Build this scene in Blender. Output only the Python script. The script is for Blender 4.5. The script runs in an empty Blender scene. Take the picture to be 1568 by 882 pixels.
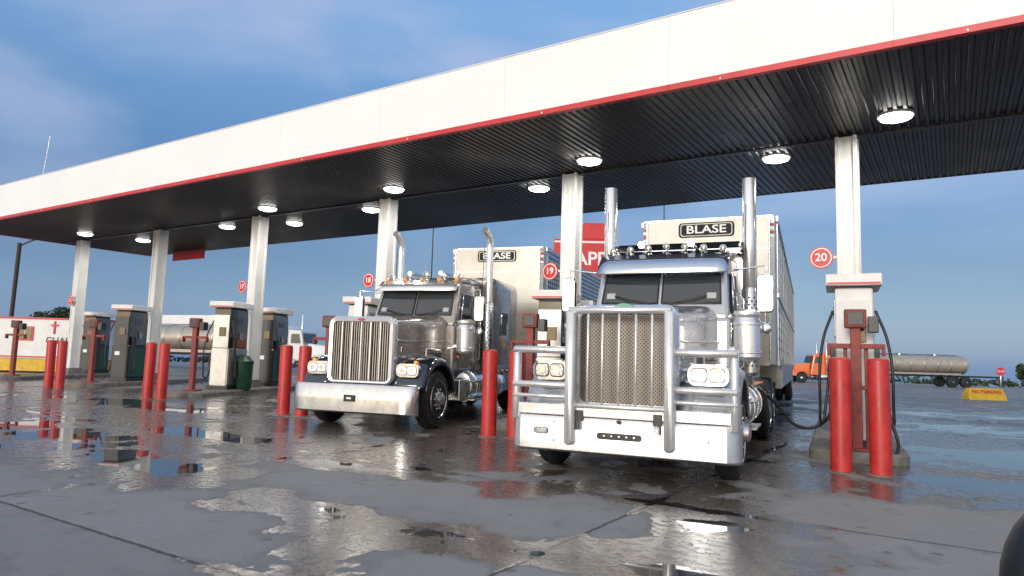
import bpy, bmesh, math, random
from mathutils import Vector, Matrix
rad=math.radians
random.seed(4)
sc=bpy.context.scene
sc.view_settings.view_transform='Standard'
# ---------------------------------------------------------------- materials
MATS={}
def mat(name,col,rough=.5,metal=0.,emis=None,estr=0,noise=0.,nscale=8.,bump=0.,bscale=40.,rvar=0.,coat=0.,spec=None):
    if name in MATS: return MATS[name]
    m=bpy.data.materials.new(name); m.use_nodes=True; nt=m.node_tree; N=nt.nodes; L=nt.links
    b=N['Principled BSDF']
    b.inputs['Base Color'].default_value=(*col,1); b.inputs['Roughness'].default_value=rough; b.inputs['Metallic'].default_value=metal
    if coat: b.inputs['Coat Weight'].default_value=coat; b.inputs['Coat Roughness'].default_value=.05
    if spec is not None: b.inputs['Specular IOR Level'].default_value=spec
    if emis: b.inputs['Emission Color'].default_value=(*emis,1); b.inputs['Emission Strength'].default_value=estr
    tc=N.new('ShaderNodeTexCoord')
    if noise or rvar:
        n=N.new('ShaderNodeTexNoise'); n.inputs['Scale'].default_value=nscale; n.inputs['Detail'].default_value=3; n.inputs['Roughness'].default_value=.65
        L.new(tc.outputs['Object'],n.inputs['Vector'])
        if noise:
            mr=N.new('ShaderNodeMapRange'); mr.inputs[1].default_value=.3; mr.inputs[2].default_value=.7
            mr.inputs[3].default_value=1-noise; mr.inputs[4].default_value=1+noise*.5
            L.new(n.outputs['Fac'],mr.inputs[0])
            mx=N.new('ShaderNodeMix'); mx.data_type='RGBA'; mx.blend_type='MULTIPLY'; mx.inputs[0].default_value=1
            mx.inputs[6].default_value=(*col,1); L.new(mr.outputs[0],mx.inputs[7]); L.new(mx.outputs[2],b.inputs['Base Color'])
        if rvar:
            mr2=N.new('ShaderNodeMapRange'); mr2.inputs[1].default_value=.3; mr2.inputs[2].default_value=.7
            mr2.inputs[3].default_value=max(.01,rough-rvar*.5); mr2.inputs[4].default_value=rough+rvar
            L.new(n.outputs['Fac'],mr2.inputs[0]); L.new(mr2.outputs[0],b.inputs['Roughness'])
    if bump:
        n2=N.new('ShaderNodeTexNoise'); n2.inputs['Scale'].default_value=bscale; n2.inputs['Detail'].default_value=2
        L.new(tc.outputs['Object'],n2.inputs['Vector'])
        bp=N.new('ShaderNodeBump'); bp.inputs['Strength'].default_value=bump; bp.inputs['Distance'].default_value=.01
        L.new(n2.outputs['Fac'],bp.inputs['Height']); L.new(bp.outputs[0],b.inputs['Normal'])
    MATS[name]=m; return m
chrome=mat('chrome',(.84,.85,.87),.09,1.,noise=.12,nscale=5,rvar=.08)
stackm=mat('stack_chrome',(.88,.88,.88),.24,.75,noise=.08,nscale=5)
alum=mat('polished_aluminium',(.74,.74,.73),.22,1.,noise=.15,nscale=6,rvar=.15,bump=.05,bscale=5)
guardm=mat('guard_aluminium',(.72,.72,.72),.26,.6,noise=.14,nscale=3,rvar=.12)
pewter=mat('silver_paint',(.50,.51,.53),.22,.65,noise=.12,nscale=3,rvar=.1,coat=.8)
brownp=mat('taupe_silver_paint',(.40,.365,.335),.22,.6,noise=.12,nscale=3,rvar=.1,coat=.8)
sleepm=mat('sleeper_paint',(.17,.145,.13),.25,.4,noise=.12,nscale=3,rvar=.1,coat=.8)
darkblue=mat('dark_blue_paint',(.025,.033,.05),.15,.4,noise=.1,coat=1)
rubber=mat('tyre_rubber',(.018,.018,.02),.6,noise=.3,nscale=20,bump=.3,bscale=60)
blackp=mat('black_plastic',(.015,.015,.017),.4,noise=.2,nscale=10)
blackg=mat('black_gloss',(.012,.013,.015),.1,coat=1)
blackm=mat('black_sign_face',(.012,.012,.013),.6,spec=.3)
glass=mat('tinted_glass',(.03,.036,.042),.04,spec=1.)
lens=mat('headlight_lens',(.5,.53,.56),.12,.6,coat=1,bump=.3,bscale=50)
amber=mat('amber_lens',(.9,.28,.03),.25,emis=(1,.35,.05),estr=.35,coat=1)
meshm=mat('grille_mesh_backing',(.045,.035,.028),.6,.2)
cream=mat('trailer_nose',(.54,.515,.46),.38,.1,noise=.1,nscale=3)
trailm=mat('trailer_aluminium',(.55,.56,.57),.35,.7,noise=.15,nscale=2,rvar=.12)
holem=mat('punched_hole_dark',(.05,.05,.055),.7)
whitep=mat('white_paint',(.76,.76,.75),.45,noise=.12,nscale=1.5)
fasciam=mat('fascia_white',(.85,.85,.845),.5,noise=.04,nscale=.5)
redp=mat('red_paint',(.52,.035,.032),.4,noise=.28,nscale=5,rvar=.15,bump=.1)
redsign=mat('red_sign',(.6,.035,.04),.4,noise=.15,nscale=2)
rustred=mat('oxide_red_steel',(.25,.035,.028),.55,noise=.4,nscale=9,bump=.2)
kerbm=mat('kerb_concrete',(.19,.172,.155),.7,noise=.45,nscale=5,bump=.4,bscale=30)
stainl=mat('stainless_panel',(.42,.41,.39),.35,.8,noise=.3,nscale=4,rvar=.2)
greenp=mat('green_plastic',(.008,.065,.038),.4,noise=.2)
yellowp=mat('yellow_paint',(.72,.45,.03),.6,noise=.2,nscale=5)
orangep=mat('orange_paint',(.75,.16,.03),.3,coat=1)
decal=mat('white_letter',(.85,.85,.83),.5)
ledm=mat('led_lens',(1,1,1),.4,emis=(1,.98,.92),estr=16)
try: ledm.cycles.emission_sampling='NONE'; amber.cycles.emission_sampling='NONE'
except Exception: pass
screenm=mat('display',(.05,.06,.07),.15)
foliage=mat('foliage',(.045,.07,.03),.8,noise=.5,nscale=2)
barkm=mat('bark',(.08,.06,.045),.9,noise=.3)
brownpole=mat('weathered_pole',(.07,.045,.035),.8,noise=.3)
tankc=mat('tank_cream',(.45,.4,.33),.4,.4,noise=.2,nscale=3)
darkl=mat('dark_letter',(.05,.05,.08),.5)
# ---------------------------------------------------------------- helpers
def link(o,par=None):
    sc.collection.objects.link(o)
    if par: o.parent=par
    return o
def empty(name,loc=(0,0,0),yaw=0,scale=1):
    e=bpy.data.objects.new(name,None); e.location=loc; e.rotation_euler=(0,0,yaw); e.scale=(scale,)*3; e.empty_display_size=.3
    return link(e)
def mesh(name,v,f,m,par=None,smooth=False,bev=0,ang=35,seg=2):
    me=bpy.data.meshes.new(name); me.from_pydata([tuple(p) for p in v],[],f); me.update()
    bm=bmesh.new(); bm.from_mesh(me); bmesh.ops.recalc_face_normals(bm,faces=bm.faces); bm.to_mesh(me); bm.free()
    if smooth:
        me.shade_smooth(); me.set_sharp_from_angle(angle=rad(ang))
    if m: me.materials.append(m)
    o=bpy.data.objects.new(name,me); link(o,par)
    if bev:
        md=o.modifiers.new('bevel','BEVEL'); md.width=bev; md.segments=seg; md.limit_method='ANGLE'; md.angle_limit=rad(30)
    return o
BF=[(0,1,3,2),(4,6,7,5),(0,4,5,1),(2,3,7,6),(0,2,6,4),(1,5,7,3)]
def box(name,c,s,m,par=None,bev=.008,rot=None):
    v=[Vector((sx*s[0]/2,sy*s[1]/2,sz*s[2]/2)) for sx in(-1,1) for sy in(-1,1) for sz in(-1,1)]
    o=mesh(name,v,BF,m,par,bev=min(bev,min(s)*.35))
    o.location=c
    if rot: o.rotation_euler=rot
    return o
def hexa(name,bot,top,m,par=None,bev=.01):
    return mesh(name,list(bot)+list(top),[(0,1,2,3),(4,5,6,7),(0,1,5,4),(1,2,6,5),(2,3,7,6),(3,0,4,7)],m,par,bev=bev)
def multibox(name,items,m,par=None,bev=0):
    v=[];f=[]
    for c,s in items:
        b=len(v)
        v+=[(c[0]+sx*s[0]/2,c[1]+sy*s[1]/2,c[2]+sz*s[2]/2) for sx in(-1,1) for sy in(-1,1) for sz in(-1,1)]
        f+=[tuple(b+i for i in q) for q in BF]
    return mesh(name,v,f,m,par,bev=bev)
def revolve(name,p0,axis,prof,m,par=None,seg=32,ang=35):
    p0=Vector(p0);ax=Vector(axis).normalized()
    a=ax.orthogonal().normalized(); b=ax.cross(a)
    v=[];f=[];n=len(prof)
    for d,r in prof:
        for k in range(seg):
            t=2*math.pi*k/seg; v.append(p0+ax*d+(a*math.cos(t)+b*math.sin(t))*r)
    for i in range(n-1):
        for k in range(seg):
            k2=(k+1)%seg; f.append((i*seg+k,i*seg+k2,(i+1)*seg+k2,(i+1)*seg+k))
    f.append(tuple(range(seg))); f.append(tuple((n-1)*seg+k for k in range(seg)))
    return mesh(name,v,f,m,par,smooth=True,ang=ang)
def cyl(name,p0,p1,r,m,par=None,seg=24,r2=None,bev=.1):
    p0=Vector(p0);p1=Vector(p1);L=(p1-p0).length; r2=r if r2 is None else r2; e=min(r*bev,L*.2)
    return revolve(name,p0,p1-p0,[(0,r-e),(e,r),(L-e,r2),(L,max(r2-e,.0005))],m,par,seg,ang=50)
def tube(name,pts,r,m,par=None,cyc=False,res=4,smooth=False):
    cu=bpy.data.curves.new(name,'CURVE'); cu.dimensions='3D'; cu.bevel_depth=r; cu.bevel_resolution=res; cu.use_fill_caps=True
    if smooth:
        sp=cu.splines.new('BEZIER'); sp.bezier_points.add(len(pts)-1)
        for b,p in zip(sp.bezier_points,pts): b.co=p; b.handle_left_type=b.handle_right_type='AUTO'
        sp.resolution_u=8
    else:
        sp=cu.splines.new('POLY'); sp.points.add(len(pts)-1)
        for b,p in zip(sp.points,pts): b.co=(*p,1)
    sp.use_cyclic_u=cyc
    if m: cu.materials.append(m)
    return link(bpy.data.objects.new(name,cu),par)
def rr(x0,x1,z0,z1,r,y,n=4,rb=None):
    rb=r if rb is None else rb; P=[]
    for cx,cz,a0,q in((x1,z1,0,r),(x0,z1,90,r),(x0,z0,180,rb),(x1,z0,270,rb)):
        sx=1 if cx==x1 else -1; sz=1 if cz==z1 else -1
        for i in range(n+1):
            t=rad(a0+90*i/n); P.append((cx-sx*q+q*math.cos(t),y,cz-sz*q+q*math.sin(t)))
    return P
def loft(name,secs,m,par=None,ang=40,caps=True):
    n=len(secs[0]); v=[p for s in secs for p in s]; f=[]
    for i in range(len(secs)-1):
        for k in range(n):
            k2=(k+1)%n; f.append((i*n+k,i*n+k2,(i+1)*n+k2,(i+1)*n+k))
    if caps: f.append(tuple(range(n))); f.append(tuple((len(secs)-1)*n+k for k in range(n)))
    return mesh(name,v,f,m,par,smooth=True,ang=ang)
def text(name,s,loc,size,m,par=None,rot=(rad(90),0,0),off=0,ext=.004,sx=1):
    cu=bpy.data.curves.new(name,'FONT'); cu.body=s; cu.size=size; cu.align_x='CENTER'; cu.align_y='CENTER'; cu.extrude=ext; cu.offset=off
    cu.materials.append(m); o=bpy.data.objects.new(name,cu); o.location=loc; o.rotation_euler=rot; o.scale=(sx,1,1)
    return link(o,par)
def sphere(name,c,r,m,par=None,sq=(1,1,1)):
    o=revolve(name,(0,0,-r),(0,0,1),[(r-r*math.cos(math.pi*i/14),max(r*math.sin(math.pi*i/14),.001)) for i in range(15)],m,par,seg=28,ang=80)
    o.location=c; o.scale=sq; return o
# ---------------------------------------------------------------- camera
tilt=rad(5.8);roll=rad(1.65);yaw=rad(32.76);CH=1.27
F0=Vector((-math.sin(yaw),math.cos(yaw),0)); r0=Vector((math.cos(yaw),math.sin(yaw),0)); Z=Vector((0,0,1))
F=F0*math.cos(tilt)+Z*math.sin(tilt); u0=-F0*math.sin(tilt)+Z*math.cos(tilt)
R_=r0*math.cos(roll)+u0*math.sin(roll); U_=-r0*math.sin(roll)+u0*math.cos(roll)
cd=bpy.data.cameras.new('camera'); cd.sensor_width=36; cd.lens=24.0; cd.clip_end=6000; cd.clip_start=.05
cam=link(bpy.data.objects.new('camera',cd))
cam.matrix_world=Matrix(((R_.x,U_.x,-F.x,0),(R_.y,U_.y,-F.y,0),(R_.z,U_.z,-F.z,CH),(0,0,0,1)))
sc.camera=cam
# ---------------------------------------------------------------- world + sun
w=bpy.data.worlds.new('World'); sc.world=w; w.use_nodes=True; nt=w.node_tree; N=nt.nodes; L=nt.links
bg=N['Background']; out=N['World Output']
sunel=13; sunaz_v=Vector((.06,-1,0)).normalized()
sky=N.new('ShaderNodeTexSky'); sky.sky_type='NISHITA'; sky.sun_disc=False; sky.sun_elevation=rad(sunel); sky.sun_rotation=math.atan2(sunaz_v.x,sunaz_v.y)
bg.inputs[1].default_value=.05; L.new(sky.outputs[0],bg.inputs[0])
tc=N.new('ShaderNodeTexCoord'); sp=N.new('ShaderNodeSeparateXYZ'); L.new(tc.outputs['Generated'],sp.inputs[0])
cr=N.new('ShaderNodeValToRGB'); e=cr.color_ramp.elements
mr=N.new('ShaderNodeMapRange'); mr.inputs[1].default_value=-.05; mr.inputs[2].default_value=1; L.new(sp.outputs[2],mr.inputs[0]); L.new(mr.outputs[0],cr.inputs[0])
e[0].position=0; e[0].color=(.045,.175,.42,1); e[1].position=1; e[1].color=(.17,.34,.66,1)
for p,c in((.07,(.035,.15,.39)),(.17,(.018,.088,.265)),(.30,(.045,.15,.36)),(.48,(.15,.32,.60))):
    q=e.new(p); q.color=(*c,1)
mp=N.new('ShaderNodeMapping'); mp.inputs['Scale'].default_value=(1,1,3.0); L.new(tc.outputs['Generated'],mp.inputs[0])
nz=N.new('ShaderNodeTexNoise'); nz.inputs['Scale'].default_value=2.2; nz.inputs['Detail'].default_value=4; nz.inputs['Roughness'].default_value=.5; nz.inputs['Distortion'].default_value=.3
L.new(mp.outputs[0],nz.inputs[0])
cl=N.new('ShaderNodeMapRange'); cl.interpolation_type='SMOOTHSTEP'; cl.inputs[1].default_value=.40; cl.inputs[2].default_value=.68; cl.inputs[3].default_value=0; cl.inputs[4].default_value=.85; L.new(nz.outputs[0],cl.inputs[0])
hz_=N.new('ShaderNodeMapRange'); hz_.inputs[1].default_value=.05; hz_.inputs[2].default_value=.38; L.new(sp.outputs[2],hz_.inputs[0])
cm=N.new('ShaderNodeMath'); cm.operation='MULTIPLY'; L.new(cl.outputs[0],cm.inputs[0]); L.new(hz_.outputs[0],cm.inputs[1])
mx=N.new('ShaderNodeMix'); mx.data_type='RGBA'; L.new(cm.outputs[0],mx.inputs[0]); L.new(cr.outputs[0],mx.inputs[6]); mx.inputs[7].default_value=(.35,.41,.60,1)
dp=N.new('ShaderNodeVectorMath'); dp.operation='DOT_PRODUCT'; L.new(tc.outputs['Generated'],dp.inputs[0]); dp.inputs[1].default_value=(sunaz_v.x*.97,sunaz_v.y*.97,.22)
gl=N.new('ShaderNodeMapRange'); gl.interpolation_type='SMOOTHSTEP'; gl.inputs[1].default_value=-.1; gl.inputs[2].default_value=1.; L.new(dp.outputs['Value'],gl.inputs[0])
mx2=N.new('ShaderNodeMix'); mx2.data_type='RGBA'; L.new(gl.outputs[0],mx2.inputs[0]); L.new(mx.outputs[2],mx2.inputs[6]); mx2.inputs[7].default_value=(.95,.90,.85,1)
bg2=N.new('ShaderNodeBackground'); L.new(mx2.outputs[2],bg2.inputs[0]); bg2.inputs[1].default_value=1.
ad=N.new('ShaderNodeAddShader'); L.new(bg.outputs[0],ad.inputs[0]); L.new(bg2.outputs[0],ad.inputs[1]); L.new(ad.outputs[0],out.inputs[0])
sd=bpy.data.lights.new('sun','SUN'); sd.energy=1.6; sd.angle=rad(16); sd.color=(1,.965,.92)
sun=link(bpy.data.objects.new('sun',sd))
sdir=Vector((sunaz_v.x*math.cos(rad(sunel)),sunaz_v.y*math.cos(rad(sunel)),math.sin(rad(sunel))))
sun.rotation_euler=(sdir).to_track_quat('Z','Y').to_euler()
# ---------------------------------------------------------------- ground
def gz(x,y):
    r=math.hypot(x,y)
    if r<30: return 0.
    if r<100: return -.0079*(r-30)*min(1,(r-30)/20)
    return -.553-.03*(r-100)
def lin(a,b,s):
    n=max(1,round((b-a)/s)); return [a+(b-a)*i/n for i in range(n)]
xs=[-4000,-1500,-600,-300]+lin(-160,-30,8)+lin(-30,-14,.8)+lin(-14,4,.13)+lin(4,20,1.5)+lin(20,160,8)+[160,300,600,1500,4000]
ys=[-1500,-400,-100,-30,-10]+lin(-3,.0,.5)+lin(0,14,.13)+lin(14,40,1.)+lin(40,160,6)+[160,300,600,1500,4000]
dryb=[(-4.5,4.95,1.1,.6,1.2),(-2.66,5.0,.65,.6,1.4),(-.3,6.7,1.1,1.1,1.2),(-4.97,2.65,1.3,.7,1.2),(-2.3,3.35,.8,.45,1.2),(-6.6,2.6,1.5,.8,1.1),(.6,5.0,1.2,1.,.9),(-4.4,6.1,.5,.3,.8),
 (-3.9,4.0,1.3,.2,-.35),(-7.65,4.3,2.0,.45,-1.0),(-6.0,5.6,.8,.25,-1.0),(-11.3,5.0,2.5,.5,-.9),(.3,9.4,.9,.5,-1.1),(.9,12.5,2.,1.2,-1.),(-.1,18.,3.,1.6,-.9),(-3.5,5.7,.3,.6,-.3),(-1.2,4.1,.7,.25,-.7),(-15,8.5,4,.7,-.8),(-9.5,6.3,1.5,.35,-.8),(2,24,6,2,-.7),(-1.7,5.4,.4,1.2,-.35),(-3.4,4.3,.7,.3,.3)]
V=[];AT=[]
for y in ys:
    for x in xs:
        V.append((x,y,gz(x,y)))
        AT.append(sum(k*math.exp(-(((x-a)/p)**2+((y-b)/q)**2)**1.5) for a,b,p,q,k in dryb)+max(0,min(.35,(y-16)*.03)))
nx=len(xs);Fc=[(j*nx+i,j*nx+i+1,(j+1)*nx+i+1,(j+1)*nx+i) for j in range(len(ys)-1) for i in range(nx-1)]
me=bpy.data.meshes.new('ground'); me.from_pydata(V,[],Fc); at=me.attributes.new('dry','FLOAT','POINT'); at.data.foreach_set('value',AT); me.shade_smooth()
g=link(bpy.data.objects.new('ground',me))
gm=bpy.data.materials.new('wet_concrete'); gm.use_nodes=True; nt=gm.node_tree; N=nt.nodes; L=nt.links; B=N['Principled BSDF']
def math_(op,a,b=None,c=None,cl=False):
    n=N.new('ShaderNodeMath'); n.operation=op; n.use_clamp=cl
    for i,x in enumerate((a,b,c)):
        if x is None: continue
        if isinstance(x,(int,float)): n.inputs[i].default_value=x
        else: L.new(x,n.inputs[i])
    return n.outputs[0]
def mapr(x,a,b,c=0,d=1,sm=True):
    n=N.new('ShaderNodeMapRange'); n.interpolation_type='SMOOTHSTEP' if sm else 'LINEAR'
    L.new(x,n.inputs[0])
    for i,q in enumerate((a,b,c,d)): n.inputs[i+1].default_value=q
    return n.outputs[0]
def mixc(f,a,b,bt='MIX'):
    n=N.new('ShaderNodeMix'); n.data_type='RGBA'; n.blend_type=bt
    for i,x in((0,f),(6,a),(7,b)):
        if isinstance(x,(int,float)): n.inputs[i].default_value=x
        elif isinstance(x,tuple): n.inputs[i].default_value=(*x,1)
        else: L.new(x,n.inputs[i])
    return n.outputs[2]
tc=N.new('ShaderNodeTexCoord'); P=tc.outputs['Object']
def noise(s,d=6,r=.6,dist=0):
    n=N.new('ShaderNodeTexNoise'); n.inputs['Scale'].default_value=s; n.inputs['Detail'].default_value=d; n.inputs['Roughness'].default_value=r; n.inputs['Distortion'].default_value=dist
    L.new(P,n.inputs[0]); return n.outputs[0]
an=N.new('ShaderNodeAttribute'); an.attribute_name='dry'
nA=noise(.38,4,.6); nB=noise(1.5,5,.62,.4); nC=noise(12,4,.65); nD=noise(110,1,.6)
v=math_('ADD',an.outputs['Fac'],math_('MULTIPLY',math_('SUBTRACT',nA,.5),2.6))
v=math_('ADD',v,math_('MULTIPLY',math_('SUBTRACT',nB,.5),2.2))
v=math_('ADD',v,math_('MULTIPLY',math_('SUBTRACT',nC,.5),.2))
s_=N.new('ShaderNodeSeparateXYZ'); L.new(P,s_.inputs[0])
def joint(co,sp_,off,wd):
    wob=math_('MULTIPLY',math_('SUBTRACT',nC,.5),.05)
    m=math_('PINGPONG',math_('ADD',math_('ADD',co,off),wob),sp_/2)
    return mapr(m,0,wd,1,0)
YO=.95+3.5*40; XO=2.3+4.4*60
jn=math_('MAXIMUM',joint(s_.outputs[1],3.5,YO,.028),joint(s_.outputs[0],4.4,XO,.026))
vo=N.new('ShaderNodeTexVoronoi'); vo.feature='DISTANCE_TO_EDGE'; vo.inputs['Scale'].default_value=.2
wp=N.new('ShaderNodeVectorMath'); wp.operation='ADD'; L.new(P,wp.inputs[0]); nv=N.new('ShaderNodeTexNoise'); nv.inputs['Scale'].default_value=1.2; nv.inputs['Detail'].default_value=4; L.new(P,nv.inputs[0]); L.new(nv.outputs[1],wp.inputs[1]); L.new(wp.outputs[0],vo.inputs[0])
crk=mapr(vo.outputs[0],0,.0030,1,0)
jc=math_('MAXIMUM',jn,math_('MULTIPLY',crk,.85))
jw=math_('MAXIMUM',joint(s_.outputs[1],3.5,YO,.16),joint(s_.outputs[0],4.4,XO,.10))
v=math_('SUBTRACT',v,math_('MULTIPLY',jw,.45))
dry=mapr(v,.16,.23); pud=mapr(v,-.54,-.49,1,0)
cx_=math_('FLOOR',math_('DIVIDE',math_('ADD',s_.outputs[0],XO),4.4)); cy_=math_('FLOOR',math_('DIVIDE',math_('ADD',s_.outputs[1],YO),3.5))
cb=N.new('ShaderNodeCombineXYZ'); L.new(cx_,cb.inputs[0]); L.new(cy_,cb.inputs[1]); wn=N.new('ShaderNodeTexWhiteNoise'); L.new(cb.outputs[0],wn.inputs[0])
slab=mapr(wn.outputs[0],0,1,.86,1.08,False)
gcol=mixc(nC,(.195,.19,.184),(.27,.262,.252)); gcol=mixc(mapr(nB,.35,.7,0,.7),gcol,(.215,.2,.185))
st1=noise(2.6,4,.7)
stain=mapr(st1,.56,.72,0,.55); gcol=mixc(stain,gcol,(.10,.094,.088))
spots=mapr(noise(5.5,1,.5),.70,.74,0,.65); gcol=mixc(spots,gcol,(.06,.056,.052))
gcol=mixc(mapr(nD,.3,.75,0,.35),gcol,(.31,.30,.285))
edge=mapr(v,.16,.55,.74,1.0); gcol=mixc(1.,gcol,edge,'MULTIPLY'); gcol=mixc(1.,gcol,slab,'MULTIPLY')
damp=mixc(nB,(.085,.066,.053),(.14,.11,.09)); damp=mixc(mapr(nC,.4,.7,0,.5),damp,(.065,.055,.048))
col=mixc(dry,damp,gcol); col=mixc(pud,col,(.035,.032,.03)); col=mixc(math_('MULTIPLY',jc,.85),col,(.015,.013,.012))
L.new(col,B.inputs['Base Color'])
ro=math_('ADD',math_('MULTIPLY',dry,.45),mapr(nC,.3,.7,.16,.34)); ro=math_('MULTIPLY',ro,math_('SUBTRACT',1,math_('MULTIPLY',pud,.93))); L.new(ro,B.inputs['Roughness'])
L.new(mapr(dry,0,1,.55,.32),B.inputs['Specular IOR Level'])
hgt=math_('ADD',math_('MULTIPLY',nD,.25),math_('MULTIPLY',nC,.8)); hgt=math_('SUBTRACT',hgt,math_('MULTIPLY',jn,1.2))
bp=N.new('ShaderNodeBump'); bp.inputs['Distance'].default_value=.006; L.new(hgt,bp.inputs['Height']); L.new(bp.outputs[0],B.inputs['Normal'])
L.new(math_('MULTIPLY',math_('SUBTRACT',1,math_('MULTIPLY',pud,.985)),mapr(dry,0,1,.24,.6)),bp.inputs['Strength'])
me.materials.append(gm)
# ---------------------------------------------------------------- canopy
H=5.44; NY=9.87; FY=17.3; XL=-31.0; XR=9.0
can=empty('fuel_canopy',(0,0,0))
def deckmat():
    m=bpy.data.materials.new('dark_deck'); m.use_nodes=True; nt=m.node_tree; b=nt.nodes['Principled BSDF']
    b.inputs['Metallic'].default_value=.2
    n=nt.nodes.new('ShaderNodeTexNoise'); n.inputs['Scale'].default_value=1.2; n.inputs['Detail'].default_value=4
    t=nt.nodes.new('ShaderNodeTexCoord'); nt.links.new(t.outputs['Object'],n.inputs[0])
    r=nt.nodes.new('ShaderNodeMapRange'); r.inputs[3].default_value=.2; r.inputs[4].default_value=.45; nt.links.new(n.outputs[0],r.inputs[0]); nt.links.new(r.outputs[0],b.inputs['Roughness'])
    c=nt.nodes.new('ShaderNodeMix'); c.data_type='RGBA'; c.inputs[6].default_value=(.008,.0065,.005,1); c.inputs[7].default_value=(.042,.030,.021,1); nt.links.new(n.outputs[0],c.inputs[0]); nt.links.new(c.outputs[2],b.inputs['Base Color'])
    return m
dk=deckmat()
v=[];f=[];x=XL+.1;pitch=.14
prof=[]
while x<XR-.1:
    prof+= [(x,H+.0),(x+.05,H+.0),(x+.07,H+.03),(x+.12,H+.03)]; x+=pitch
for (px,pz) in prof: v+=[(px,NY+.06,pz),(px,FY-.06,pz)]
for k in range(len(prof)-1): f.append((2*k,2*k+2,2*k+3,2*k+1))
mesh('deck_soffit',v,f,dk,can)
box('roof_slab',((XL+XR)/2,(NY+FY)/2,H+.62),(XR-XL-.12,FY-NY-.12,.9),whitep,can)
FHt=1.1
pan=[];x=XL
while x<XR-.01:
    x2=min(XR,x+3.05); pan.append((((x+x2)/2,NY,H+.10+FHt/2),(x2-x-.003,.08,FHt))); x=x2
multibox('fascia_front_panel',pan,fasciam,can)
trm=[];x=XL-.01
while x<XR:
    x2=min(XR+.01,x+3.05); trm.append((((x+x2)/2,NY-.012,H+.045),(x2-x-.004,.10,.09))); x=x2
multibox('fascia_red_trim',trm,redsign,can)
multibox('trim_rivet',[((XL+.8+k*3.05,NY-.066,H+.03),(.02,.010,.03)) for k in range(13)],decal,can)
box('fascia_back_panel',((XL+XR)/2,FY,H+.06+FHt/2),(XR-XL,.08,FHt+.1),blackp,can)
box('fascia_end_panel_1',(XL,(NY+FY)/2,H+.10+FHt/2),(.08,FY-NY-.09,FHt),fasciam,can)
box('fascia_end_trim_1',(XL-.012,(NY+FY)/2,H+.045),(.10,FY-NY-.1,.10),redsign,can,bev=.004)
box('fascia_end_panel_2',(XR,(NY+FY)/2,H+.10+FHt/2),(.08,FY-NY-.09,FHt),fasciam,can)
box('fascia_cap',((XL+XR)/2,NY+.01,H+.10+FHt+.015),(XR-XL+.04,.12,.025),whitep,can)
box('centre_seam',((XL+XR)/2,13.45,H-.012),(XR-XL-.3,.12,.03),dk,can)
PX=[-29.1,-23.6,-18.1,-12.7,-7.1,-1.48,4.05]; PY=13.45
for i,px in enumerate(PX):
    w_=.36
    items=[((px,PY,H/2+.0),(w_-.06,w_-.06,H-.06))]
    for sx in(-1,1):
        items.append(((px+sx*(w_/2-.035),PY-w_/2+.03,H/2),(.07,.06,H-.03))); items.append(((px+sx*(w_/2-.035),PY+w_/2-.03,H/2),(.07,.06,H-.03)))
    multibox('canopy_column_%d'%i,items,whitep,can,bev=.006)
    box('column_plinth_%d'%i,(px,PY,.22),(.5,.5,.3),kerbm,can,bev=.02)
LP=[(-.65,12.6),(-6.27,12.6),(-11.75,12.6),(-16.8,12.7),(-27.2,12.6),(-2.85,14.15),(-8.4,14.15),(-14.05,14.15),(-20.6,14.0),(-26.5,14.4),(4.6,12.6),(-17.9,14.6)]
for i,(lx,ly) in enumerate(LP):
    revolve('canopy_light_housing_%d'%i,(lx,ly,H+.02),(0,0,-1),[(0,.28),(.03,.28),(.045,.265)],whitep,can)
    revolve('canopy_light_lens_%d'%i,(lx,ly,H-.026),(0,0,-1),[(0,.245),(.03,.235),(.055,.16)],ledm,can,seg=20)
    ld=bpy.data.lights.new('canopy_lamp','AREA'); ld.shape='DISK'; ld.size=.4; ld.energy=52; ld.color=(1,.96,.88)
    lo=bpy.data.objects.new('canopy_lamp_%d'%i,ld); lo.location=(lx,ly,H-.10); link(lo,can)
ra=empty('roof_antenna',(-29.9,12,H+1))
tube('mast',[(0,0,0),(.55,0,2.9)],.014,alum,ra); tube('mount',[(-.1,0,0),(-.1,0,.4)],.04,alum,ra)
rb_=empty('red_banner',(-27.6,17.0,H-.2))
box('banner_panel',(0,0,0),(2.3,.05,.36),redsign,rb_)
for s in(-1,1): box('hanger',(s*.9,.0,.22),(.03,.03,.1),blackp,rb_)
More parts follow.
